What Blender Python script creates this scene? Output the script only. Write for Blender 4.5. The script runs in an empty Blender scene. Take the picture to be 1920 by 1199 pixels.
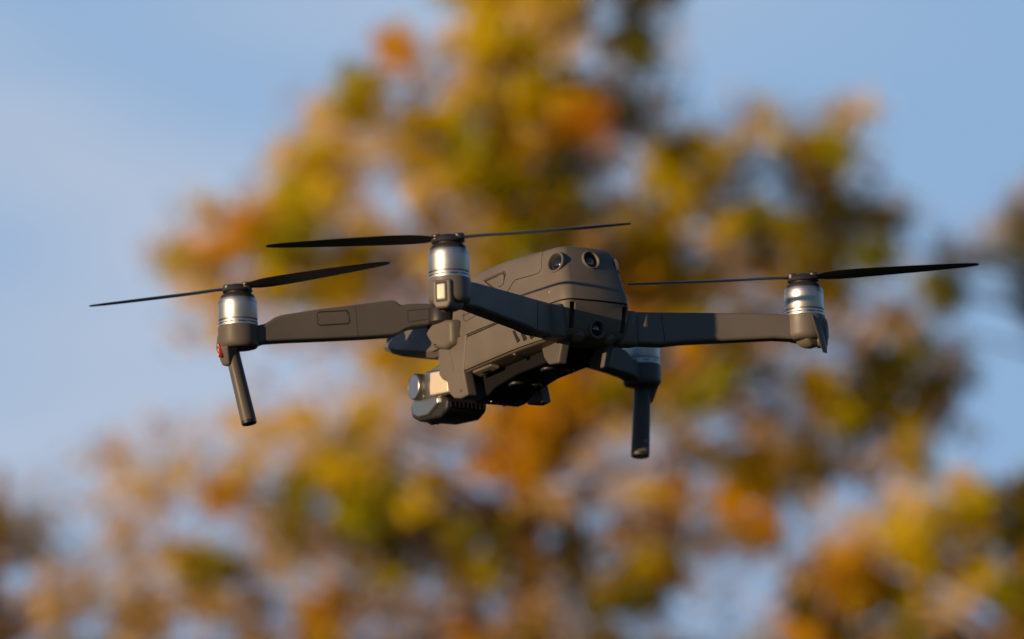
import bpy, bmesh, math, random
import numpy as np
from mathutils import Vector, Matrix
S = bpy.context.scene
COL = S.collection
rng = np.random.default_rng(11)
random.seed(5)

# ------------------------------------------------------------------ camera
PITCH = math.radians(10.0)
CAM_H = 1.6
cd = bpy.data.cameras.new('camera')
cam = bpy.data.objects.new('camera', cd); COL.objects.link(cam)
cam.location = (0, 0, CAM_H)
cam.rotation_euler = (math.radians(90) + PITCH, 0, 0)
cd.sensor_width = 36.0
cd.lens = 9066.75 / 1920 * 36.0
cd.clip_start = 0.05; cd.clip_end = 3000
cd.dof.use_dof = True
cd.dof.focus_distance = 2.96
cd.dof.aperture_fstop = 8.2
S.camera = cam
cp, sp = math.cos(PITCH), math.sin(PITCH)
CAMR = Matrix(((1, 0, 0), (0, -sp, -cp), (0, cp, -sp)))      # camera axes (right, up, back) -> world

# ------------------------------------------------------------------ sky and sun
SUN_AZ = math.atan2(-0.7404, -0.6667)            # direction towards the sun, measured from +Y to +X
SUN_EL = math.radians(4.0)
sun_dir = Vector((math.sin(SUN_AZ) * math.cos(SUN_EL), math.cos(SUN_AZ) * math.cos(SUN_EL), math.sin(SUN_EL)))
W = bpy.data.worlds.new('World'); S.world = W; W.use_nodes = True
nt = W.node_tree; nt.nodes.clear()
def N(t, typ, **kw):
    n = t.nodes.new(typ)
    for k, v in kw.items(): setattr(n, k, v)
    return n
out = N(nt, 'ShaderNodeOutputWorld'); bg = N(nt, 'ShaderNodeBackground')
sky = N(nt, 'ShaderNodeTexSky', sky_type='NISHITA', sun_disc=False, sun_elevation=SUN_EL, sun_rotation=SUN_AZ,
        altitude=100, air_density=1.0, dust_density=0.0, ozone_density=2.0)
bg.inputs['Strength'].default_value = 0.10
# a thin bright veil hangs over the side of the sky opposite the sun, blue with lilac streaks; elsewhere the clear sky
L = nt.links.new
def mapr(a, b, c, d, smooth=False):
    n = N(nt, 'ShaderNodeMapRange')
    if smooth: n.interpolation_type = 'SMOOTHSTEP'
    for i, v in enumerate((a, b, c, d)): n.inputs[i + 1].default_value = v
    return n
def times(p, q):
    n = N(nt, 'ShaderNodeMath', operation='MULTIPLY', use_clamp=True); L(p, n.inputs[0]); L(q, n.inputs[1]); return n.outputs[0]
tc = N(nt, 'ShaderNodeTexCoord'); mp = N(nt, 'ShaderNodeMapping'); sep = N(nt, 'ShaderNodeSeparateXYZ')
mp.inputs['Scale'].default_value = (6.0, 6.0, 19.0); mp.inputs['Location'].default_value = (11.7, 3.2, 1.68)
nz = N(nt, 'ShaderNodeTexNoise'); nz.inputs['Scale'].default_value = 1.0; nz.inputs['Detail'].default_value = 1.6
nz.inputs['Roughness'].default_value = 0.45
L(tc.outputs['Generated'], mp.inputs['Vector']); L(mp.outputs[0], nz.inputs['Vector']); L(tc.outputs['Generated'], sep.inputs[0])
ramp = mapr(0.38, 0.66, 0.05, 0.95); L(nz.outputs[0], ramp.inputs[0])
west = mapr(-0.09, 0.09, 1.3, 0.15); L(sep.outputs['X'], west.inputs[0])
band = mapr(0.26, 0.62, 1.0, 0.0, True); L(sep.outputs['Z'], band.inputs[0])
side = mapr(0.25, 0.90, 0.0, 1.0, True); L(sep.outputs['Y'], side.inputs[0])
veil = N(nt, 'ShaderNodeMix', data_type='RGBA')
veil.inputs[6].default_value = (2.72, 4.35, 6.7, 1); veil.inputs[7].default_value = (4.4, 5.3, 6.85, 1)
L(times(ramp.outputs[0], west.outputs[0]), veil.inputs[0])
gain = N(nt, 'ShaderNodeMix', data_type='RGBA', blend_type='MULTIPLY'); gain.inputs[0].default_value = 1.0
gain.inputs[7].default_value = (1.0, 1.2, 1.65, 1)
mix = N(nt, 'ShaderNodeMix', data_type='RGBA')
L(sky.outputs[0], gain.inputs[6]); L(gain.outputs[2], mix.inputs[6]); L(veil.outputs[2], mix.inputs[7])
L(times(band.outputs[0], side.outputs[0]), mix.inputs[0])
L(mix.outputs[2], bg.inputs['Color']); L(bg.outputs[0], out.inputs[0])
ld = bpy.data.lights.new('sun', 'SUN'); ld.energy = 5.0; ld.angle = math.radians(0.5); ld.color = (1.0, 0.69, 0.39)
sun = bpy.data.objects.new('sun', ld); COL.objects.link(sun)
sun.rotation_euler = sun_dir.to_track_quat('Z', 'Y').to_euler()
S.view_settings.view_transform = 'Standard'; S.view_settings.look = 'None'
S.view_settings.exposure = 0.0; S.view_settings.gamma = 1.0
S.render.engine = 'CYCLES'
S.cycles.use_denoising = True
S.cycles.max_bounces = 6; S.cycles.transparent_max_bounces = 8
S.cycles.sample_clamp_indirect = 4.0

# ------------------------------------------------------------------ helpers
def tag(o, label=None, cat=None, group=None, kind=None):
    if label: o['label'] = label
    if cat: o['category'] = cat
    if group: o['group'] = group
    if kind: o['kind'] = kind
    return o

def material(name, color, rough=0.5, metal=0.0, spec=0.5, var=0.0, vscale=60.0, bump=0.0, bscale=900.0, emit=None, estr=0.0, coat=0.0, rvar=0.0):
    m = bpy.data.materials.new(name); m.use_nodes = True
    t = m.node_tree; b = t.nodes['Principled BSDF']
    b.inputs['Base Color'].default_value = (*color, 1); b.inputs['Roughness'].default_value = rough
    b.inputs['Metallic'].default_value = metal; b.inputs['Specular IOR Level'].default_value = spec
    if coat: b.inputs['Coat Weight'].default_value = coat
    if emit: b.inputs['Emission Color'].default_value = (*emit, 1); b.inputs['Emission Strength'].default_value = estr
    c = N(t, 'ShaderNodeTexCoord')
    if var or rvar:
        n = N(t, 'ShaderNodeTexNoise'); n.inputs['Scale'].default_value = vscale; n.inputs['Detail'].default_value = 5
        t.links.new(c.outputs['Object'], n.inputs['Vector'])
        if var:
            r = N(t, 'ShaderNodeMix', data_type='RGBA')
            r.inputs[6].default_value = (*[x * (1 - var) for x in color], 1)
            r.inputs[7].default_value = (*[min(1, x * (1 + var)) for x in color], 1)
            t.links.new(n.outputs[0], r.inputs[0]); t.links.new(r.outputs[2], b.inputs['Base Color'])
        if rvar:
            q = N(t, 'ShaderNodeMapRange'); q.inputs[1].default_value = 0.3; q.inputs[2].default_value = 0.7
            q.inputs[3].default_value = rough - rvar; q.inputs[4].default_value = rough + rvar
            t.links.new(n.outputs[0], q.inputs[0]); t.links.new(q.outputs[0], b.inputs['Roughness'])
    if bump:
        n = N(t, 'ShaderNodeTexNoise'); n.inputs['Scale'].default_value = bscale; n.inputs['Detail'].default_value = 2
        bp = N(t, 'ShaderNodeBump'); bp.inputs['Strength'].default_value = bump; bp.inputs['Distance'].default_value = 0.0003
        t.links.new(c.outputs['Object'], n.inputs['Vector']); t.links.new(n.outputs[0], bp.inputs['Height']); t.links.new(bp.outputs[0], b.inputs['Normal'])
    return m

M_shell = material('grey_plastic', (0.130, 0.114, 0.100), 0.50, spec=0.25, var=0.22, vscale=38, bump=0.30, bscale=1500, rvar=0.09)
M_arm = material('arm_plastic', (0.098, 0.088, 0.080), 0.48, spec=0.25, var=0.22, vscale=38, bump=0.22, bscale=1500, rvar=0.09)
M_rear = material('rear_arm_plastic', (0.118, 0.104, 0.092), 0.50, spec=0.5, var=0.22, vscale=38, bump=0.22, bscale=1500, rvar=0.09)
M_dark = material('black_plastic', (0.018, 0.018, 0.020), 0.5, bump=0.1)
M_belly = material('belly_black', (0.008, 0.008, 0.009), 0.6, spec=0.12, bump=0.1)
M_black = material('deep_black', (0.006, 0.006, 0.006), 0.6)
M_metal = material('brushed_metal', (0.50, 0.51, 0.54), 0.46, metal=1.0, var=0.05, vscale=300, rvar=0.03)
M_champ = material('satin_metal', (0.70, 0.61, 0.48), 0.42, metal=0.2, var=0.06, vscale=120)
M_gimbal = material('gimbal_grey', (0.36, 0.36, 0.37), 0.36, metal=0.9, var=0.06, vscale=120)
M_lens = material('lens_glass', (0.010, 0.009, 0.016), 0.06, spec=0.9, coat=1.0)
M_iris = material('lens_ring', (0.06, 0.045, 0.075), 0.25, metal=0.6)
M_screw = material('screw_steel', (0.38, 0.30, 0.24), 0.35, metal=1.0)
M_lamp = material('clear_lamp', (0.80, 0.74, 0.58), 0.15, spec=0.8, coat=0.6)
M_red = material('red_lamp', (0.20, 0.010, 0.010), 0.3, emit=(1.0, 0.10, 0.06), estr=0.05)
M_redcore = material('red_lamp_core', (0.8, 0.2, 0.15), 0.3, emit=(1.0, 0.30, 0.20), estr=0.5)
M_blade = material('propeller_plastic', (0.030, 0.029, 0.030), 0.40, var=0.1)

MM = 0.001
class MB:
    def __init__(s): s.v = []; s.f = []
    def add(s, v, f):
        o = len(s.v); s.v += [tuple(p) for p in v]; s.f += [tuple(i + o for i in q) for q in f]; return s
    def loft(s, loops, cap0=True, cap1=True, closed=True):
        n = len(loops[0]); v = [p for l in loops for p in l]; f = []
        for k in range(len(loops) - 1):
            for i in range(n if closed else n - 1):
                j = (i + 1) % n; f.append((k * n + i, k * n + j, (k + 1) * n + j, (k + 1) * n + i))
        if cap0: f.append(tuple(range(n))[::-1])
        if cap1: f.append(tuple((len(loops) - 1) * n + i for i in range(n)))
        return s.add(v, f)
    def lathe(s, prof, c=(0, 0, 0), axis=(0, 0, 1), n=48, cap=True):
        a = Vector(axis).normalized(); u = a.orthogonal().normalized(); w = a.cross(u); c = Vector(c)
        loops = [[c + a * z + (u * math.cos(2 * math.pi * i / n) + w * math.sin(2 * math.pi * i / n)) * r for i in range(n)] for r, z in prof]
        return s.loft(loops, cap, cap)
    def prism(s, poly, o, u, v, w, t0, t1, scale1=1.0):
        o, u, v, w = Vector(o), Vector(u), Vector(v), Vector(w)
        cx = sum(p[0] for p in poly) / len(poly); cy = sum(p[1] for p in poly) / len(poly)
        a = [o + u * p[0] + v * p[1] + w * t0 for p in poly]
        b = [o + u * (cx + (p[0] - cx) * scale1) + v * (cy + (p[1] - cy) * scale1) + w * t1 for p in poly]
        return s.loft([a, b])
    def box(s, x0, x1, y0, y1, z0, z1):
        return s.prism([(x0, y0), (x1, y0), (x1, y1), (x0, y1)], (0, 0, 0), (1, 0, 0), (0, 1, 0), (0, 0, 1), z0, z1)
    def tube(s, pts, rad, n=10, cap=True):
        pts = [Vector(p) for p in pts]
        if not hasattr(rad, '__len__'): rad = [rad] * len(pts)
        loops = []; ref = None
        for k, p in enumerate(pts):
            d = (pts[min(k + 1, len(pts) - 1)] - pts[max(k - 1, 0)]).normalized()
            if ref is None: ref = d.orthogonal().normalized()
            ref = (ref - d * ref.dot(d)).normalized(); w = d.cross(ref)
            loops.append([p + (ref * math.cos(2 * math.pi * i / n) + w * math.sin(2 * math.pi * i / n)) * rad[k] for i in range(n)])
        return s.loft(loops, cap, cap)
    def map(s, fn): s.v = [tuple(fn(Vector(p))) for p in s.v]; return s
    def mirror(s, sx):
        if sx > 0: s.v = [(-p[0], p[1], p[2]) for p in s.v]
        return s
    def build(s, name, mat, parent=None, bevel=0.0, seg=2, sharp=38, scale=MM, smooth=True):
        bm = bmesh.new(); vs = [bm.verts.new(Vector(p) * scale) for p in s.v]
        for q in s.f:
            try: bm.faces.new([vs[i] for i in q])
            except ValueError: pass
        bmesh.ops.recalc_face_normals(bm, faces=bm.faces)
        me = bpy.data.meshes.new(name); bm.to_mesh(me); bm.free()
        me.materials.append(mat)
        if smooth:
            me.polygons.foreach_set('use_smooth', [True] * len(me.polygons))
        o = bpy.data.objects.new(name, me); COL.objects.link(o)
        if bevel:
            b = o.modifiers.new('bevel', 'BEVEL'); b.width = bevel * scale; b.segments = seg; b.limit_method = 'ANGLE'
            b.angle_limit = math.radians(28); b.harden_normals = False
            w = o.modifiers.new('normals', 'WEIGHTED_NORMAL'); w.keep_sharp = True
        elif smooth:
            me.set_sharp_from_angle(angle=math.radians(sharp))
        if parent: o.parent = parent
        return o

def cut(obj, mb, sharp=38):                       # carve a real recess into a shell
    c = mb.build('cutter', M_black, None); c.matrix_world = drone.matrix_world
    m = obj.modifiers.new('recess', 'BOOLEAN'); m.object = c; m.operation = 'DIFFERENCE'; m.solver = 'EXACT'
    bpy.context.view_layer.update()
    dg = bpy.context.evaluated_depsgraph_get()
    me = bpy.data.meshes.new_from_object(obj.evaluated_get(dg)); old = obj.data; obj.modifiers.remove(m)
    obj.data = me; bpy.data.meshes.remove(old); cm = c.data; bpy.data.objects.remove(c); bpy.data.meshes.remove(cm)
    me.polygons.foreach_set('use_smooth', [True] * len(me.polygons)); me.set_sharp_from_angle(angle=math.radians(sharp))
def shear(p):                                    # the body is pitched a little nose-down against the rotor plane
    return Vector((p.x, p.y, p.z - 0.06 * (p.y + 69)))
def smooth01(t): t = max(0.0, min(1.0, t)); return t * t * (3 - 2 * t)

# ------------------------------------------------------------------ ground
def ground():
    n = 40; half = 600.0; v = []; f = []
    for i in range(n + 1):
        for j in range(n + 1):
            x = -half + 2 * half * i / n; y = -half + 2 * half * j / n
            v.append((x, y, 0.0))
    for i in range(n):
        for j in range(n): f.append((i * (n + 1) + j, (i + 1) * (n + 1) + j, (i + 1) * (n + 1) + j + 1, i * (n + 1) + j + 1))
    m = material('meadow', (0.030, 0.032, 0.014), 0.9, spec=0.1, var=0.45, vscale=0.7)
    o = MB().add(v, f).build('ground', m, None, scale=1.0)
    tag(o, kind='structure')
ground()

# ------------------------------------------------------------------ drone
R = Matrix(((0.830972, -0.555372, -0.032364), (-0.083309, -0.181748, 0.97981), (-0.550041, -0.811498, -0.197295)))
T = Vector((14.7248, 1.5941, -3023.0908)) * MM
drone = bpy.data.objects.new('camera_drone', None); COL.objects.link(drone)
drone.empty_display_size = 0.1
drone.matrix_world = Matrix.Translation(CAMR @ T + Vector((0, 0, CAM_H))) @ (CAMR @ R).to_4x4()
tag(drone, 'dark grey four-armed camera drone hovering in mid-air in front of the golden tree', 'drone')

# ---- upper (battery) shell: plan contours stacked from the seam to the deck
LV = [(0.0, 30.4, -68.6, 7), (0.10, 30.3, -68.2, 7), (0.32, 29.05, -65.8, 7), (0.62, 27.4, -62.3, 6.5),
      (0.82, 25.6, -60.0, 6), (0.92, 24.2, -58.4, 6), (0.97, 22.6, -56.6, 6), (1.0, 19.5, -53.5, 6), (1.02, 9.0, -42, 4)]
def taper(y): return 1.0 - 0.185 * smooth01((-14 - y) / 58.0)
def ztop(y): return 34.2 + 4.3 * smooth01((y + 52) / 62.0) - 5.0 * smooth01((y - 45) / 60.0)
def contour(w, yr, yf, r, k, bulge=2.2, n=8):
    pts = [(-w, yf)]
    for i in range(7): pts.append((-w, yf + (yr + r - yf) * (i + 1) / 7.0))
    for i in range(1, n + 1):
        a = math.pi + (math.pi / 2) * i / n; pts.append((-w + r + r * math.cos(a), yr + r + r * math.sin(a)))
    half = [(x, y) for x, y in pts]
    full = half + [(0, yr)] + [(-x, y) for x, y in half[::-1]]
    res = []
    for x, y in full:
        b = -bulge * (1 - (x / w) ** 2) * smooth01((yr + 22 - y) / 22.0)
        res.append((x * taper(y), y + b))
    return res
def battery_shell():
    loops = []
    for k, w, yr, r in LV:
        loops.append([Vector((x, y, -2.7 + k * (ztop(y) + 2.7))) for x, y in contour(w, yr, 74, r, k)])
    mb = MB().loft(loops); mb.map(shear)
    return mb.build('battery_shell', M_shell, drone, sharp=50)
batt = battery_shell()
def bx(y, z): return bx0(y, z) * taper(y)         # half width of the upper shell side at (y, z) in drone axes
def bx0(y, z):
    zz = z + 0.06 * (y + 69); k = (zz + 2.7) / (ztop(y) + 2.7)
    for a, b in zip(LV, LV[1:]):
        if a[0] <= k <= b[0]: return a[1] + (b[1] - a[1]) * (k - a[0]) / (b[0] - a[0])
    return LV[0][1] if k < 0 else LV[-1][1]

# ---- lower shell
LW = [(-3.15, 29.8, -67.6, 7), (-3.9, 31.0, -69.0, 7), (-12, 31.2, -67.6, 7), (-20, 31.2, -65.6, 7), (-23.5, 30.9, -64.0, 7), (-24.5, 30.3, -62.8, 7),
      (-25.0, 29.3, -61.5, 7), (-25.2, 28.0, -60.2, 7), (-25.8, 22.0, -56, 7), (-26.4, 16.5, -50, 6), (-26.5, 8, -40, 4)]
def lower_shell():
    loops = []
    for z, w, yr, r in LW:
        yf = 64 if z > -21 else 64 + (z + 21) * 1.2
        loops.append([Vector((x, y, z)) for x, y in contour(w, yr, yf, r, 0, bulge=1.2)])
    mb = MB().loft(loops[::-1]); mb.map(shear)
    return mb.build('body_shell', M_shell, drone, sharp=40)
body = lower_shell()

# ---- nose / brow ahead of the arms
def nose():
    sec = [(56, 29.5, -7, 33.5), (80, 29.0, -5.0, 35.0), (100, 27.5, 0.5, 33.0), (122, 25.5, 6.5, 29.5), (137, 23.5, 12.0, 26.0), (145.5, 21.0, 15.5, 23.5), (148, 17.5, 17.5, 22)]
    loops = []
    for y, w, z0, z1 in sec:
        c = min(4.0, (z1 - z0) * 0.3)
        loops.append([Vector(p) for p in [(-w + c, y, z0), (-w, y, z0 + c), (-w + 0.8, y, z1 - 2 * c), (-w + 3.5 * c * 0.7, y, z1), (0, y, z1 + 0.6), (w - 3.5 * c * 0.7, y, z1), (w - 0.8, y, z1 - 2 * c), (w, y, z0 + c), (w - c, y, z0), (0, y, z0 - 0.4)]])
    mb = MB().loft(loops); mb.map(shear)
    o = mb.build('nose_shell', M_shell, drone, bevel=1.2)
    for s in (-1, 1):
        e = MB().lathe([(3.6, 0), (3.6, 1.2), (3.0, 1.6)], (s * 13, 146.6, 10.2), (0, 1, -0.2), 24).map(lambda p: p)
        e.build('front_vision_sensor', M_lens, o)
nose()

# ---- front cheeks (skirts beside the gimbal bay) and arm knuckles
for sx in (-1, 1):
    poly = [(31, -7.5), (57, -8.5), (65, -17.8), (59.5, -27), (55, -35), (52.3, -42.5), (47.5, -46), (40, -47.4), (31.5, -46.6), (35.5, -30.9)]
    mb = MB().prism(poly, (0, 0, 0), (0, 1, 0), (0, 0, 1), (-1, 0, 0), 24.0, 31.9).mirror(sx)
    ck = mb.build('front_skirt', M_shell, drone, bevel=1.4, seg=3)
    g = MB().prism([(52.8, -14.5), (50.6, -13.9), (46.0, -27.5), (48.0, -28.3)], (0, 0, 0), (0, 1, 0), (0, 0, 1), (-1, 0, 0), 31.3, 32.25).mirror(sx)
    g.build('raised_rib', M_shell, ck, bevel=0.3)
    g = MB().lathe([(1.0, 0), (1.0, .4)], (-31.9, 38.5, -42.6), (-1, 0, 0), 16).mirror(sx); g.build('screw', M_screw, ck)
    mb = MB().prism([(76, 2.0), (70, 5.4), (57, 6.2), (40, 3.5), (40, -12.8), (50, -15.0), (64, -11.8)], (0, 0, 0), (0, 1, 0), (0, 0, 1), (-1, 0, 0), 28.0, 36.2, 0.9).mirror(sx)
    kn = mb.build('arm_knuckle', M_shell, drone, bevel=2.6, seg=4)
    g = MB().lathe([(1.5, 0), (1.5, .5)], (-35.2, 60.5, -10.2), (-.8, .15, -.6), 16).mirror(sx); g.build('screw', M_screw, kn)
    # shaft cover where the front arm swivels
    mb = MB().lathe([(6.6, 3.5), (7.4, 4.5), (7.4, 13), (6.5, 14.2)], (-33.5, 57.5, 0), (0, 0, 1), 28).mirror(sx)
    mb.build('swivel_joint', M_dark, drone)

# ---- seams, vents, screws, ports on the body sides
def seam(pts, r=0.28, name='panel_seam', parent=None):
    return MB().tube(pts, r, 6).build(name, M_black, parent or drone)
for sx in (-1, 1):
    def on_b(y, z, off=-0.05): return (sx * (bx(y, z) + off), y, z)
    def path_b(pts, n=10):
        P = []
        for (a, b) in zip(pts, pts[1:]):
            for i in range(n): P.append(on_b(a[0] + (b[0] - a[0]) * i / n, a[1] + (b[1] - a[1]) * i / n))
        P.append(on_b(*pts[-1])); return P
    seam(path_b([(-40.5, 33.2), (-42.2, 30), (-44.0, 20.5), (-42.3, 18.0), (-38, 17.4), (-20, 17.6), (-17, 16.4), (-9.5, 9.5), (-7.0, 7.8), (4, 7.0), (40, 5.5)]), 0.26, parent=batt)
    # release button set into the battery side
    rb = MB().prism([(1.5, 24.4), (-4.6, 24.9), (-6.2, 23.2), (-5.0, 17.2), (-2.2, 16.4), (1.2, 16.6)], (0, 0, 0), (0, 1, 0), (0, 0, 1), (-1, 0, 0), 22.0, 27.3, .9).mirror(sx).build('release_button', M_shell, batt, bevel=0.6)
    cut(batt, MB().prism([(18, 24.0), (-4.9, 25.3), (-6.8, 23.3), (-5.5, 16.9), (-2.2, 15.9), (5.5, 16.4)], (0, 0, 0), (0, 1, 0), (0, 0, 1), (-1, 0, 0), 24.6, 32).mirror(sx), 50)
    seam([(sx * (bx(y, z) + .02), y, z) for y, z in [(19, 24.6), (7, 25.4), (-4.8, 25.9), (-7.2, 24.0), (-6.0, 17.0)]], 0.22, parent=rb)
    # screw on the rear corner of the battery
    y, z = -54.0, 3.0
    mb = MB().lathe([(1.75, -.5), (1.75, .25), (1.35, .35), (1.2, 0.1), (0.6, 0.1)], (sx * (bx(y, z) - .1), y, z), (sx, -.35, 0), 24); mb.build('screw', M_screw, batt)
    mb = MB().lathe([(0.62, 0.0), (0.62, .2)], (sx * (bx(y, z) - .08), y, z), (sx, -.35, 0), 6); mb.build('screw_socket', M_black, batt)
    # seams on the lower side plate
    X = 31.18
    def XS(y): return X * taper(y)
    seam([(sx * XS(y), y, z) for y, z in [(-58, -24.6), (-46, -25.3), (-36, -25.9), (-26, -26.5), (-17, -27.1), (19, -29.3), (36, -30.4)]], 0.24, parent=body)
    seam([(sx * X, y, z) for y, z in [(45, 2.6), (40.6, -7.4), (39.2, -8.6), (37.5, -8.4), (18, -7.2), (-0.5, -6.4)]], 0.20, parent=body)
    seam([(sx * (bx(y, z) + .05), y, z) for y, z in [(37.6, 7.7), (37.0, 2.2), (33.8, 1.2), (25, 2.4), (12, 3.6), (4, 4.4)]], 0.20, parent=batt)
    # cooling slots
    for i in range(5):
        y = -20.8 - 6.4 * i
        mb = MB().prism([(y + 1.8, -15.0), (y - 1.1, -15.2), (y - 6.1, -22.4), (y - 3.2, -23.5)], (0, 0, 0), (0, 1, 0), (0, 0, 1), (-1, 0, 0), 28.0, XS(y - 3) + .3).mirror(sx)
        mb.build('cooling_slot', M_black, body, bevel=0.25)
    # port cover on the chamfer
    A = [Vector(p) for p in ((-28.0, 31, -31.6), (-20.6, 32.5, -33.6), (-21.4, 10, -32.0), (-27.4, 11, -30.4))]
    nrm = Vector((-.25, .0, -.97)).normalized()
    mb = MB().loft([[p - nrm * 1.5 for p in A], [p + nrm * 0.9 for p in A]]).mirror(sx)
    pc = mb.build('port_cover', M_shell, body, bevel=0.8)
    B = [Vector(p) for p in ((-25.4, 25, -31.8), (-24.4, 25, -32.1), (-24.0, 17, -31.6), (-25.0, 17, -31.3))]
    mb = MB().loft([[p - nrm * 1.0 for p in B], [p + nrm * 1.5 for p in B]]).mirror(sx); mb.build('port_tab', M_black, pc, bevel=0.2)
    # recessed screw in the chamfer
    mb = MB().lathe([(1.9, -.6), (1.9, .55), (1.3, .7)], (-27.2, -16.0, -29.6), (-.3, 0, -.95), 20).mirror(sx); mb.build('chamfer_screw', M_screw, body)
    # rear landing pads under the belly
    mb = MB().prism([(-58, -25), (-32, -25), (-35, -34), (-40, -39.5), (-52, -40.5)], (0, 0, 0), (0, 1, 0), (0, 0, 1), (-1, 0, 0), 13.5, 19.5, 0.93).mirror(sx)
    pad = mb.build('rear_pad', M_arm, body, bevel=1.2, seg=3)

# ---- belly plate with its down-looking sensors
mb = MB().prism([(-46, -28), (-34, -36.5), (0, -38.2), (24, -42), (38, -48.0), (46, -48.5), (52, -44), (50, -29), (20, -27), (-46, -23.5)], (0, 0, 0), (0, 1, 0), (0, 0, 1), (1, 0, 0), -16.5, 16.5)
belly = mb.build('belly_plate', M_belly, drone, bevel=1.5, seg=3)
for y, z, x in ((-22, -37.2, -6.5), (-22, -37.2, 6.5), (14, -40.3, -6.5), (14, -40.3, 6.5)):
    MB().lathe([(5.2, -2.0), (5.2, 1.2), (4.4, 1.8), (3.8, 0.8), (0.5, 0.8)], (x, y, z), (0, -.06, -1), 28).build('downward_sensor', M_dark, belly)
for y in (36, 41, 46): MB().lathe([(0.8, 0), (0.8, .6)], (-11 + (y - 36) * 1.6, y, -48.2), (0, -.1, -1), 12).build('screw', M_screw, belly)

# ---- rear sensors
def sensor(name, c, n, r, parent, depth=1.2):
    c = Vector(c); n = Vector(n).normalized()
    cut(parent, MB().lathe([(r, -4), (r, -1), (r + .15, 0), (r + 1.6, 3.5)], c, n, 40), 40)
    ring = MB().lathe([(r + 1.5, -2), (r + 1.35, .1), (r + 0.8, 0.55), (r + 0.25, .45), (r - .1, -.3), (r - .25, -3.2)], c, n, 40, cap=False).build(name, M_shell, parent)
    MB().lathe([(r - .05, -3.4), (r - .1, -2.3), (r * .82, -2.3), (r * .8, -2.6)], c, n, 36).build('sensor_bezel', M_black, ring)
    MB().lathe([(r * .80, -2.5), (r * .78, -1.9), (r * .70, -1.8), (r * .62, -2.1), (r * .6, -2.4)], c, n, 36).build('sensor_ring', M_iris, ring)
    MB().lathe([(r * .60, -2.5), (r * .56, -1.7), (r * .4, -1.3), (r * .2, -1.1), (.05, -1.05)], c, n, 36).build('sensor_lens', M_lens, ring)
    return ring
for sx in (-1, 1): sensor('side_vision_sensor', (23.0 * sx - (1.6 if sx > 0 else 0), -57.0, 22.0), (sx * .96, -.22, .17), 5.4, batt)
sensor('rear_vision_sensor', (-0.6, -63.6, 24.0), (0.0, -.97, .24), 5.0, batt)
sensor('rear_obstacle_sensor', (-0.4, -67.6, -20.2), (0, -.98, -.10), 4.6, body)
for sx in (-1, 1):
    gp = [(17.6, -4.9), (21.4, -4.9), (20.6, -20.8), (17.2, -20.8)]
    cut(body, MB().prism(gp, (0, 0, 0), (1, 0, 0), (0, 0, 1), (0, -1, 0), 61.8, 74).mirror(sx), 40)
    MB().prism([(17.8, -5.1), (21.2, -5.1), (20.4, -20.6), (17.4, -20.6)], (0, 0, 0), (1, 0, 0), (0, 0, 1), (0, -1, 0), 60.5, 62.1).mirror(sx).build('rear_groove', M_black, body)
    mb = MB().lathe([(4.2, -6), (4.4, -1), (3.6, 1.0), (1.5, 1.9), (.1, 2.0)], (sx * 12, -62.5, -25.6), (sx * .25, -.55, -.8), 28); mb.build('rear_boss', M_shell, body)

# ---- gimbal and camera under the nose
g = MB().prism([(70, -21), (98, -19), (106, -22), (106, -33), (98, -37.5), (70, -38)], (0, 0, 0), (0, 1, 0), (0, 0, 1), (-1, 0, 0), 4, 19.6)
gim = g.build('gimbal', M_gimbal, drone, bevel=1.6, seg=3)
MB().prism([(71, -22.5), (91.5, -21.0), (92.5, -35.5), (71, -37)], (0, 0, 0), (0, 1, 0), (0, 0, 1), (-1, 0, 0), 18.5, 20.6).build('gimbal_plate', M_champ, gim, bevel=1.0, seg=3)
MB().lathe([(7.5, 0), (8.3, .4), (8.5, .8), (8.5, 6.2), (8.2, 6.8), (7.7, 7.1), (7.6, 6.95), (.1, 6.95)], (-17.4, 104.5, -28.0), (-1, .12, 0), 44).build('pitch_motor', M_gimbal, gim)
MB().prism([(104, -20.5), (80, -14), (70, -14), (70, -22), (98, -22)], (0, 0, 0), (0, 1, 0), (0, 0, 1), (-1, 0, 0), 2, 17).build('gimbal_yoke', M_gimbal, gim, bevel=1.5)
cb = MB().prism([(76, -41), (84, -35), (116, -34), (121, -38), (119, -45.5), (111, -49.3), (86, -50.5), (78, -47)], (0, 0, 0), (0, 1, 0), (0, 0, 1), (-1, 0, 0), -13, 17.5, 1.0)
cbo = cb.build('camera_head', M_dark, drone, bevel=2.0, seg=3)
MB().prism([(82, -37.5), (87, -35.2), (115, -34.6), (119.5, -38), (117.5, -45), (110.5, -48.3), (96, -48.6), (82, -41.5)], (0, 0, 0), (0, 1, 0), (0, 0, 1), (-1, 0, 0), 15.5, 19.4, .80).build('camera_side_plate', M_gimbal, cbo, bevel=0.8, seg=3)
MB().lathe([(7, 0), (7, 3), (6.6, 4), (5.8, 4), (5.6, 2.5), (.1, 2.5)], (1, 119, -41.5), (0, 1, 0), 40).build('camera_lens', M_lens, cbo)
for i in range(9):
    x = -15.5 + i * 3.1
    MB().box(x, x + 1.7, 75.3, 77.5, -45.5, -41.6).build('cooling_fin', M_belly, cbo, bevel=0.3)

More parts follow.
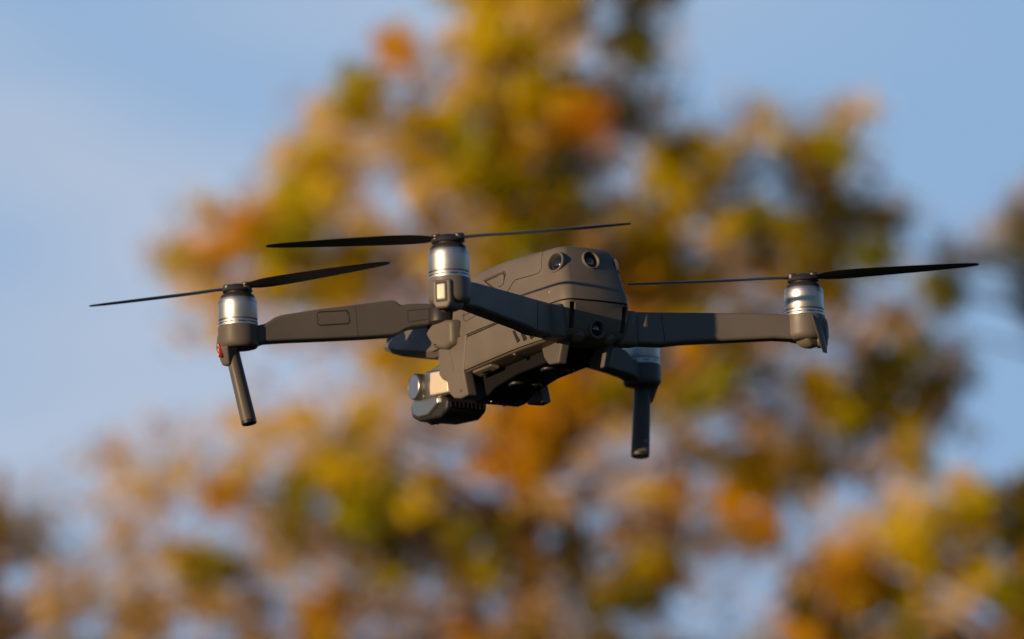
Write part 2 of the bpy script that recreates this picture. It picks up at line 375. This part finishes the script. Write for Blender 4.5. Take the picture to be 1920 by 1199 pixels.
# ---- motors, propellers, arms
def motor(c):
    c = Vector(c)
    o = MB().lathe([(10.5, 3.8), (12.15, 3.9), (12.25, 4.2), (12.25, 14.0), (12.0, 14.15), (12.0, 14.45), (12.25, 14.6), (12.2, 15.6), (11.5, 17.2), (10.9, 17.4), (9, 17.5)], c, n=72).build('motor', M_metal, drone, sharp=30)
    MB().lathe([(9, 3.7), (11.5, 3.8), (11.5, 2.95), (12.2, 2.85), (12.2, 1.75), (11.7, 1.6), (11.7, 1.25), (12.25, 1.15), (12.25, -0.2), (9, -0.3)], c, n=72).build('stator_ring', M_metal, o, sharp=30)
    MB().lathe([(11.0, 3.8), (11.6, 3.5), (11.6, 3.2), (11.0, 2.9)], c, n=72).build('air_gap', M_black, o)
    for k in range(9):                           # little black windows between the two bright rings
        a0 = k * 2 * math.pi / 9; P = []
        arc = [(math.cos(a0 + 0.36 * j / 4), math.sin(a0 + 0.36 * j / 4)) for j in range(5)]
        lo = [c + Vector((ca * r, sa * r, z)) for r, z in ((11.9, 1.15), (12.29, 1.15), (12.29, 1.85), (11.9, 1.85)) for ca, sa in arc]
        loops = [lo[i * 5:(i + 1) * 5] for i in range(4)]
        secs = [[loops[i][j] for i in range(4)] for j in range(5)]
        MB().loft(secs).build('ring_window', M_black, o)
    MB().lathe([(11.0, 17.3), (10.9, 18.2), (10.3, 19.5), (9.2, 20.3), (7.8, 20.6), (7.6, 21.2), (7.6, 21.8), (5, 21.9)], c, n=56).build('motor_cap', M_dark, o)
    return o
def propeller(c, ang, spin):
    c = Vector(c)
    hub = MB().lathe([(7.0, 21.4), (9.2, 21.9), (9.6, 22.6), (9.2, 23.6), (7.2, 24.6), (6.6, 25.6), (4.6, 26.6), (.1, 26.9)], c, n=36).build('propeller', M_blade, drone)
    for q in range(2):
        a = ang + q * math.pi
        u = Vector((math.cos(a), math.sin(a), 0)); w = Vector((-math.sin(a), math.cos(a), 0)) * spin; k = Vector((0, 0, 1))
        secs = []
        for r, ch, tw in ((5, 7, 6), (9, 9, 10), (14, 12, 15), (22, 15, 14), (34, 16.5, 12), (50, 16, 10.5), (68, 14.5, 9.5), (86, 12, 8.5), (100, 9.5, 8), (107, 6.5, 7.5), (109.5, 3.5, 7.5)):
            t = math.radians(tw * .68); th = 1.5 if r < 30 else 1.0
            row = []
            for s, h in ((-.5, 0), (-.3, .55), (0, .75), (.3, .5), (.5, 0), (.3, -.3), (0, -.35), (-.3, -.3)):
                lx = s * ch + (0.08 * ch); lz = h * th + 0.10 * ch * (0.25 - s * s)
                row.append(c + u * r + w * (lx * math.cos(t) - lz * math.sin(t)) + k * (24.4 + r * 0.02 + lx * math.sin(t) + lz * math.cos(t)))
            secs.append(row)
        MB().loft(secs).build('blade', M_blade, hub)
        MB().lathe([(3.3, 21.9), (3.5, 22.4), (3.5, 26.6), (2.9, 27.2), (.1, 27.2)], c + u * 6.6, n=20).build('blade_pivot', M_blade, hub)

ZR = -7.6
FM = Vector((-154.4, 103.5, 0)); FH = Vector((-30, 66, 0))
RM = Vector((-132.0, -103.5, 0)); RH = Vector((-33, -57, 0))
UP = Vector((0, 0, 1))
# propeller directions: along the line given by (lateral, away) in the drone's own plan
LAT = Vector((0.831, -0.556)); AW = Vector((0.556, 0.831))
def pang(l, a): v = LAT * l + AW * a; return math.atan2(v.y, v.x)
PROP = {('f', -1): pang(-.88, .47), ('f', 1): pang(1, 0.03), ('r', -1): pang(-.99, .14), ('r', 1): pang(.985, -.12)}
SPIN = {('f', -1): -1, ('f', 1): -1, ('r', -1): 1, ('r', 1): -1}
for sx in (-1, 1):
    # front arm
    u = (FM - FH).normalized(); w = Vector((u.y, -u.x, 0))
    if w.y > 0: w = -w
    poly = [(-6, 16.6), (4, 17.2), (20, 16.6), (25.5, 15.6), (29.5, 18.6), (34, 18.3), (44, 16.6), (79, 11.4), (100, 7.6), (104.5, 6.6), (108, 5.2), (111.5, 2.8), (114.5, 1.0), (119, 0.0), (126, 0.0), (126, -12.4), (119, -12.2), (113, -10.4), (100, -9.2), (79, -7.8), (53, -6.0), (32, -4.0), (27.5, -3.0), (23, -0.2), (18, 1.6), (9, 2.9), (-4, 6.4)]
    mb = MB().prism(poly, FH, u, UP, w, -6.3, 6.5)
    mb.mirror(sx); arm = mb.build('front_arm', M_arm, drone, bevel=1.6, seg=3)
    c = Vector((-sx * FM.x * -1 if False else sx * 154.4, 103.5, 0))
    # motor mount, lower lip and lamp housing
    MB().lathe([(10, -14.2), (11.4, -13.8), (12.5, -12.4), (12.75, -10), (12.75, -.6), (12.2, -.1), (10, 0)], FM, n=64).mirror(sx).build('motor_mount', M_arm, arm)
    # shallow pad recess and joint lines on the visible face
    for face in (1, -1):
        off = 6.5 if face > 0 else -6.3
        o2 = FH + w * off
        pr = [(79.3, 9.3), (61.5, 10.7), (60.3, 9.6), (59.6, 3.6), (60.8, 2.4), (78.6, 0.8), (80.2, 1.8), (80.5, 8.2)]
        ring = MB().tube([o2 + u * a + UP * b - w * 0.12 * face for a, b in pr + pr[:1]], 0.42, 6).mirror(sx); ring.build('pad_outline', M_black, arm)
        MB().prism(pr, o2, u, UP, w * face, -0.6, 0.12, 0.95).mirror(sx).build('arm_pad', M_arm, arm, bevel=0.3)
        pr = [(21.4, 11.8), (5.0, 13.8), (5.0, 7.2), (21.4, 4.6)]
        MB().tube([o2 + u * a + UP * b - w * 0.1 * face for a, b in pr + pr[:1]], 0.24, 5).mirror(sx).build('cover_seam', M_black, arm)
        MB().tube([o2 + u * a + UP * b - w * 0.1 * face for a, b in ((55.6, 14.4), (54.2, -5.4))], 0.18, 5).mirror(sx).build('cover_seam', M_black, arm)
    # landing leg
    top = Vector((-157.9, 108.0, -10.5)); bot = Vector((-149.0, 101.5, -62.0)); d = (bot - top).normalized()
    e1 = Vector((.72, .69, 0)); e1 = (e1 - d * e1.dot(d)).normalized(); e2 = d.cross(e1)
    loops = []
    for k, s in ((0, 1.0), (.25, 1.0), (.6, 1.03), (.94, 1.08), (.955, 1.08), (.99, 1.06), (1.0, .96)):
        p = top + (bot - top) * k
        loops.append([p + (e1 * math.cos(a) * 5.7 + e2 * math.sin(a) * 4.45) * s for a in [2 * math.pi * i / 36 for i in range(36)]])
    leg = MB().loft(loops[:5]).mirror(sx).build('landing_leg', M_arm, drone)
    MB().loft(loops[4:]).mirror(sx).build('rubber_tip', M_dark, leg)
    # lamp housing beside the leg and the red lamp
    hp = [(-165.8, 111, -5), (-161, 96.5, -5), (-151, 104, -5), (-156, 115, -5)]
    hq = [(-168.0, 109.5, -14), (-165.2, 99.5, -14), (-155, 103, -14), (-158, 113, -14)]
    hr = [(-163.8, 109.0, -25), (-162.2, 103.0, -25), (-157, 104, -25), (-158, 109.5, -25)]
    mb = MB().loft([[Vector(p) for p in l] for l in (hp, hq, hr)]).mirror(sx); lh = mb.build('lamp_housing', M_arm, arm, bevel=1.3, seg=3)
    nn = Vector((-.93, .37, 0)) if sx < 0 else Vector((-.6, .8, 0)); hv = Vector((-nn.y * -1, -nn.x, 0)); lc = Vector((-166.8, 106.6, -15.6)) if sx < 0 else Vector((-163.0, 110.0, -15.6))
    q = [(-1.5, -4.0), (-0.8, -4.8), (.8, -4.8), (1.5, -4.0), (1.5, 4.0), (.8, 4.8), (-.8, 4.8), (-1.5, 4.0)]
    mb = MB().prism(q, lc, hv, UP, nn, -2.0, 0.5, .9).mirror(sx)
    lamp = mb.build('status_lamp', M_red, drone, bevel=0.5)
    for zz in (-3, 0, 3):
        MB().lathe([(.8, 0), (.7, .4), (.1, .6)], lc + nn * .5 + UP * zz - hv * .8, nn, 12).mirror(sx).build('lamp_diode', M_redcore, lamp)
    motor((sx * 154.4, 103.5, 0)); propeller((sx * 154.4, 103.5, 0), PROP[('f', sx)], SPIN[('f', sx)])

    # rear arm
    u = (RM - RH).normalized(); w = Vector((u.y, -u.x, 0))
    if w.y > 0: w = -w
    poly = [(-9, -5.4), (20, -5.9), (60, -6.3), (88, -6.8), (99, -7.6), (107, -7.6), (107, -22.5), (99, -23.2), (88, -22.6), (62, -23.8), (30, -25.2), (17, -26.6), (-9, -25.4)]
    mb = MB().prism(poly, RH, u, UP, w, -6.0, 6.5).mirror(sx)
    arm = mb.build('rear_arm', M_rear, drone, bevel=2.2, seg=4)
    MB().lathe([(6.6, -27.0), (7.6, -26.2), (8.0, -25), (8.0, -7.4), (7.4, -6.2), (5, -5.8)], RH + Vector((6.0, -1.5, 0)), n=40).mirror(sx).build('hinge_barrel', M_shell, arm)
    for off in (6.5, -6.0):
        MB().tube([RH + w * off + u * a + UP * z for a, z in ((17.6, -7.9), (18.4, -16), (19.0, -24.4))], 0.22, 6).mirror(sx).build('cover_seam', M_black, arm)
    MB().lathe([(9, -23.4), (11.0, -22.8), (12.4, -21.2), (12.75, -19.5), (12.75, ZR - .6), (12.2, ZR - .1), (10, ZR)], RM, n=64).mirror(sx).build('motor_mount', M_rear, arm)
    # foot block under the motor
    MB().loft([[RM + Vector(p) for p in l] for l in ([(-7, -9, -18), (8, -9, -18), (8, 6, -18), (-7, 6, -18)], [(-6, -8.5, -25), (5, -8.5, -25), (5, 4, -25), (-6, 4, -25)], [(-5, -7.5, -28), (2, -7.5, -28), (2, 2, -28), (-5, 2, -28)])]).mirror(sx).build('foot_block', M_rear, arm, bevel=2.2, seg=4)
    # lamp bracket on the outer end
    n2 = Vector((-.81, -.59, 0)); v2 = Vector((-.59, .81, 0))
    pts = [(-6.2, -9.5), (6.2, -9.5), (6.2, -24), (4.2, -27.8), (-4.2, -27.8), (-6.2, -24)]
    MB().prism(pts, RM, v2, UP, n2, 6.5, 13.6, .94).mirror(sx).build('lamp_bracket', M_rear, arm, bevel=1.6, seg=3)
    pts = [(-3.9, -11.4), (3.9, -11.4), (3.9, -23.8), (-3.9, -23.8)]
    lb = MB().prism(pts, RM, v2, UP, n2, 11.5, 13.85, 1.0).mirror(sx).build('lamp_recess', M_black, arm, bevel=0.7)
    pts = [(-3.0, -12.4), (3.0, -12.4), (3.0, -22.8), (-3.0, -22.8)]
    MB().prism(pts, RM, v2, UP, n2, 11.5, 14.7, .86).mirror(sx).build('status_lamp', M_lamp, drone, bevel=0.9, seg=3)
    motor((sx * 132.0, -103.5, ZR)); propeller((sx * 132.0, -103.5, ZR), PROP[('r', sx)], SPIN[('r', sx)])

# slim fin-shaped piece of unknown kind hanging outside the right rear motor
sec = []
for k, (x, y, z, ch, th) in enumerate([(129.2, -115.5, -7.5, 1.0, .6), (131.0, -117.2, -14, 5.4, 1.1), (133.2, -118.0, -21, 6.4, 1.2), (135.2, -117.8, -28, 6.0, 1.1), (136.5, -117.5, -32.5, 3.4, .8)]):
    a = Vector((.907, .42, 0)); b = Vector((-.42, .907, 0)); p = Vector((x, y + .8, z)); ch *= 1.55
    sec.append([p + a * ch / 2 * ca + b * th * sa for ca, sa in [(math.cos(t), math.sin(t)) for t in [2 * math.pi * i / 14 for i in range(14)]]])
MB().loft(sec).build('fin_shape', M_arm, drone)

# ------------------------------------------------------------------ trees
# The crowns are set out over the view in rough cells of about 0.2 m (at 28 m); each letter says how dense
# the leaves are there and what tint they have, crown shade included in the dark ones.  Depth inside a crown is free.
F_PX = 9066.75
MAP = [
 "..............GTGgDm..........",
 "...........OmTGGMmYm..........",
 "..........YmgTGGYNgg..........",
 "........mTGmGYBGORDm.mTmT.....",
 "........TGTTGYBGBNmGGTmGYm....",
 ".......mGGMmTGYGYgmGBgmNDg....",
 ".....mTOGTTmNTGGDDGGgGGgDDm..T",
 "....mGOGBBBNTTGBBNOGMMDBBYmgMT",
 ".....TTTGGGTMMMBBBOGYNMBBm.Y..",
 ".....mTmMMMMMMMBBBOGYBNMMMN...",
 ".........mmGGGMOOOGNOBMmmDYN..",
 ".......m.mmTGTMOOYYGBNMGYDDD..",
 "....mmmTTTGMNMOOGTTMmmNNYDGg..",
 "..mMmTmTMGGTmmOOOMmmBBOBNNG...",
 "mm.TMmOMYTYYGmmMMMTOMOBMmmT.GD",
 "Tm.MmmmMYNYDBBBBDmNNNNOmmTGGGD",
 "TMmTMGBMTMNYMBYNDmGBmmmNOOGNGm",
 "mTMTNNTNmONMMNMNMYBDmmmDOGYTmY",
 "NMmTN.MNmOmMMONTNBm..mgOBNYMmN",
]
# code: (coverage, [(weight, tint), ...])
GOLD = (0.74, 0.535, 0.004); OLIVE = (0.40, 0.405, 0.004); ORANGE = (0.84, 0.42, 0.007); RUST = (0.52, 0.20, 0.005)
SHADY_BROWN = (0.23, 0.135, 0.005); SHADE_GREEN = (0.045, 0.050, 0.007); TAN = (0.74, 0.49, 0.14); MAUVE = (0.70, 0.48, 0.26); TWIG = (0.20, 0.125, 0.06)  # dark green and dark brown put the crown's shade into the leaf colour
CODE = {
 'G': (.985, [(.52, GOLD), (.36, OLIVE), (.12, ORANGE)]), 'Y': (.98, [(.62, OLIVE), (.2, GOLD), (.18, SHADE_GREEN)]),
 'O': (.98, [(.6, ORANGE), (.25, GOLD), (.15, SHADY_BROWN)]), 'R': (.95, [(.8, RUST), (.2, SHADY_BROWN)]),
 'B': (.97, [(.6, SHADY_BROWN), (.25, OLIVE), (.15, SHADE_GREEN)]), 'D': (.97, [(.75, SHADE_GREEN), (.25, SHADY_BROWN)]),
 'g': (.70, [(.6, SHADE_GREEN), (.4, SHADY_BROWN)]), 'T': (.93, [(.45, TAN), (.2, MAUVE), (.35, GOLD)]),
 'M': (.82, [(.42, MAUVE), (.22, SHADY_BROWN), (.36, TAN)]), 'm': (.36, [(.5, MAUVE), (.2, TWIG), (.3, TAN)]),
 'N': (.94, [(.25, TWIG), (.5, SHADY_BROWN), (.25, MAUVE)]),
}
def ray(px, py): return CAMR @ Vector(((px - 960) / F_PX, -(py - 599.5) / F_PX, -1.0))
def at(px, py, Y):
    d = ray(px, py); return Vector((0, 0, CAM_H)) + d * (Y / d.y)
def leaf_material():
    m = bpy.data.materials.new('autumn_leaf'); m.use_nodes = True; t = m.node_tree; b = t.nodes['Principled BSDF']
    a = N(t, 'ShaderNodeAttribute', attribute_name='leaf_tint_shade')
    b.inputs['Roughness'].default_value = 0.7; b.inputs['Specular IOR Level'].default_value = 0.06
    tr = N(t, 'ShaderNodeBsdfTranslucent'); mx = N(t, 'ShaderNodeMixShader'); mx.inputs[0].default_value = 0.25
    t.links.new(a.outputs['Color'], b.inputs['Base Color']); t.links.new(a.outputs['Color'], tr.inputs['Color'])
    t.links.new(b.outputs[0], mx.inputs[1]); t.links.new(tr.outputs[0], mx.inputs[2]); t.links.new(mx.outputs[0], t.nodes['Material Output'].inputs[0])
    return m
M_leaf = leaf_material()
M_bark = material('pine_bark', (0.24, 0.125, 0.065), 0.85, spec=0.1, var=0.4, vscale=14)

def owner(c, r):
    if c >= 27 and r <= 8: return 3
    if c <= 3 and r >= 13 and not (c == 3 and r < 16): return 1
    if r >= 14:
        lim = {14: 26, 15: 24, 16: 23, 17: 22, 18: 22}[r]
        if c >= lim: return 2
    return 0
TREES = [dict(Y=28.0, d=1.3, x=985, top=-60), dict(Y=30.5, d=0.8, x=20, top=880), dict(Y=26.5, d=0.9, x=1880, top=900), dict(Y=32.0, d=0.7, x=2010, top=330)]
cells = {0: [], 1: [], 2: [], 3: []}
for r, row in enumerate(MAP):
    for c, ch in enumerate(row):
        if ch != '.': cells[owner(c, r)].append((c, r, ch))
# crown beyond the edges of the view
for c in range(13, 20): cells[0] += [(c, -1, 'G' if c < 18 else 'D')] + ([(c, -2, 'Y')] if 13 < c < 18 else [])
for r in range(19, 22):
    for c in range(2, 22): cells[0].append((c, r, 'NMOB'[(c * 7 + r * 3) % 4]))
    for c in range(-3, 3): cells[1].append((c, r, 'NTBm'[(c * 5 + r) % 4]))
    for c in range(22, 34): cells[2].append((c, r, 'OGBN'[(c * 3 + r) % 4]))
for r in range(14, 19):
    for c in range(-3, 0): cells[1].append((c, r, 'TNBm'[(c * 5 + r) % 4]))
    for c in range(30, 34): cells[2].append((c, r, 'GDOB'[(c * 5 + r) % 4]))
for r in range(5, 10):
    for c in range(30, 34): cells[3].append((c, r, 'OTBM'[(c * 3 + r * 5) % 4]))

def foliage(idx, parent):
    tr = TREES[idx]; P = []; C = []; Z = []
    for c, r, ch in cells[idx]:
        cov, tints = CODE[ch]
        sc = tr['Y'] / F_PX; cell = 64 * sc
        la = 0.037 if ch not in 'mMN' else 0.034
        n = int(-math.log(1 - cov) * cell * cell / (la * la * 0.5 * 0.5) * (1.55 if ch in 'GYOBDR' else 1.0))
        # two or three sprays per cell, spread in depth
        k = 5; ctr = np.stack([rng.uniform(-.6, .6, k), rng.uniform(-.6, .6, k), rng.uniform(-1, 1, k) * (.55 if ch in 'GYO' else 1.0)], 1)
        pick = rng.integers(0, k, n)
        off = rng.normal(0, .27, (n, 2)) * np.array([1.15, 1.0])
        px = 64 * (c + .5 + ctr[pick, 0] * .72 + off[:, 0]); py = 64 * (r + .5 + ctr[pick, 1] * .72 + off[:, 1])
        dy = tr['d'] * ctr[pick, 2] + rng.normal(0, .14, n)
        Y = tr['Y'] + dy
        dx = (px - 960) / F_PX; dz = -(py - 599.5) / F_PX
        wy = cp - sp * dz; wz = sp + cp * dz               # ray in world axes
        # the crown is laid out on its own mid plane, then every leaf is moved in depth parallel to the ground
        k0 = tr['Y'] / wy
        X = dx * k0; Zc = CAM_H + wz * k0
        P.append(np.stack([X, Y, Zc + dy * 0.17], 1))
        wts = np.array([w for w, _ in tints]); cols = np.array([q for _, q in tints])
        # neighbouring leaves of one spray share a tint more often than not
        spray = rng.choice(len(tints), k, p=wts / wts.sum()); own = rng.choice(len(tints), n, p=wts / wts.sum())
        ti = np.where(rng.random(n) < .45, spray[pick], own)
        C.append(cols[ti] * rng.uniform(.75, 1.25, (n, 1))); Z.append(np.full(n, la))
    P = np.concatenate(P); C = np.concatenate(C); Z = np.concatenate(Z); n = len(P)
    nrm = rng.normal(size=(n, 3)); nrm[:, 2] += .3; nrm /= np.linalg.norm(nrm, axis=1)[:, None]
    a = np.cross(nrm, rng.normal(size=(n, 3))); a /= np.linalg.norm(a, axis=1)[:, None]; b = np.cross(nrm, a)
    s = Z[:, None] * rng.uniform(.75, 1.3, (n, 1))
    V = np.stack([P - a * s * .62, P - b * s * .36 + nrm * s * .08, P + a * s * .62, P + b * s * .36 + nrm * s * .08], 1).reshape(-1, 3)
    me = bpy.data.meshes.new('crown')
    me.vertices.add(4 * n); me.vertices.foreach_set('co', V.astype(np.float32).ravel())
    me.loops.add(4 * n); me.loops.foreach_set('vertex_index', np.arange(4 * n, dtype=np.int32))
    me.polygons.add(n); me.polygons.foreach_set('loop_start', np.arange(0, 4 * n, 4, dtype=np.int32)); me.polygons.foreach_set('loop_total', np.full(n, 4, dtype=np.int32))
    at_ = me.attributes.new('leaf_tint_shade', 'FLOAT_COLOR', 'FACE')
    at_.data.foreach_set('color', np.concatenate([C, np.ones((n, 1))], 1).astype(np.float32).ravel())
    me.materials.append(M_leaf); me.update()
    o = bpy.data.objects.new('crown', me); COL.objects.link(o); o.parent = parent
    return o, P

LAB = ['tall golden pine with an open crown filling the sky behind the drone',
       'reddish brown tree top in the lower left corner of the sky',
       'golden yellow tree with upright boughs in the lower right corner',
       'pale orange tree at the right edge, its top level with the drone']
def tree(idx):
    tr = TREES[idx]; Y = tr['Y']
    root = bpy.data.objects.new('autumn_tree', None); COL.objects.link(root)
    base = at(tr['x'], 600, Y); root.location = (base.x, Y, 0)
    tag(root, LAB[idx], 'tree', 'autumn trees behind the drone')
    bpy.context.view_layer.update()
    inv = Matrix.Translation(-root.location)
    crown, P = foliage(idx, root); crown.matrix_parent_inverse = inv
    topz = at(tr['x'], tr['top'], Y).z
    def ax(z): t = z / topz; return Vector((base.x + .10 * math.sin(t * 5 + idx), Y + .10 * math.cos(t * 4), z))
    mb = MB(); zs = [topz * i / 16 for i in range(17)]
    mb.tube([ax(z) for z in zs], [0.17 * (1 - i / 17.5) + .012 for i in range(17)], 14)
    q = rng.permutation(len(P))[:70]
    for i in q:
        e = Vector(P[i]); a = ax(max(1.0, min(topz * .97, e.z - .25 * abs(e.x - base.x) - .15))); m1 = a.lerp(e, .35) + Vector((0, 0, .05)); m2 = a.lerp(e, .7) + Vector((0, 0, .03))
        r0 = .012 + .010 * (e - a).length
        mb.tube([a, m1, m2, e], [r0, r0 * .8, r0 * .5, .004], 6)
    trunk = mb.build('trunk', M_bark, root, scale=1.0, sharp=60); trunk.matrix_parent_inverse = inv
for i in range(4): tree(i)
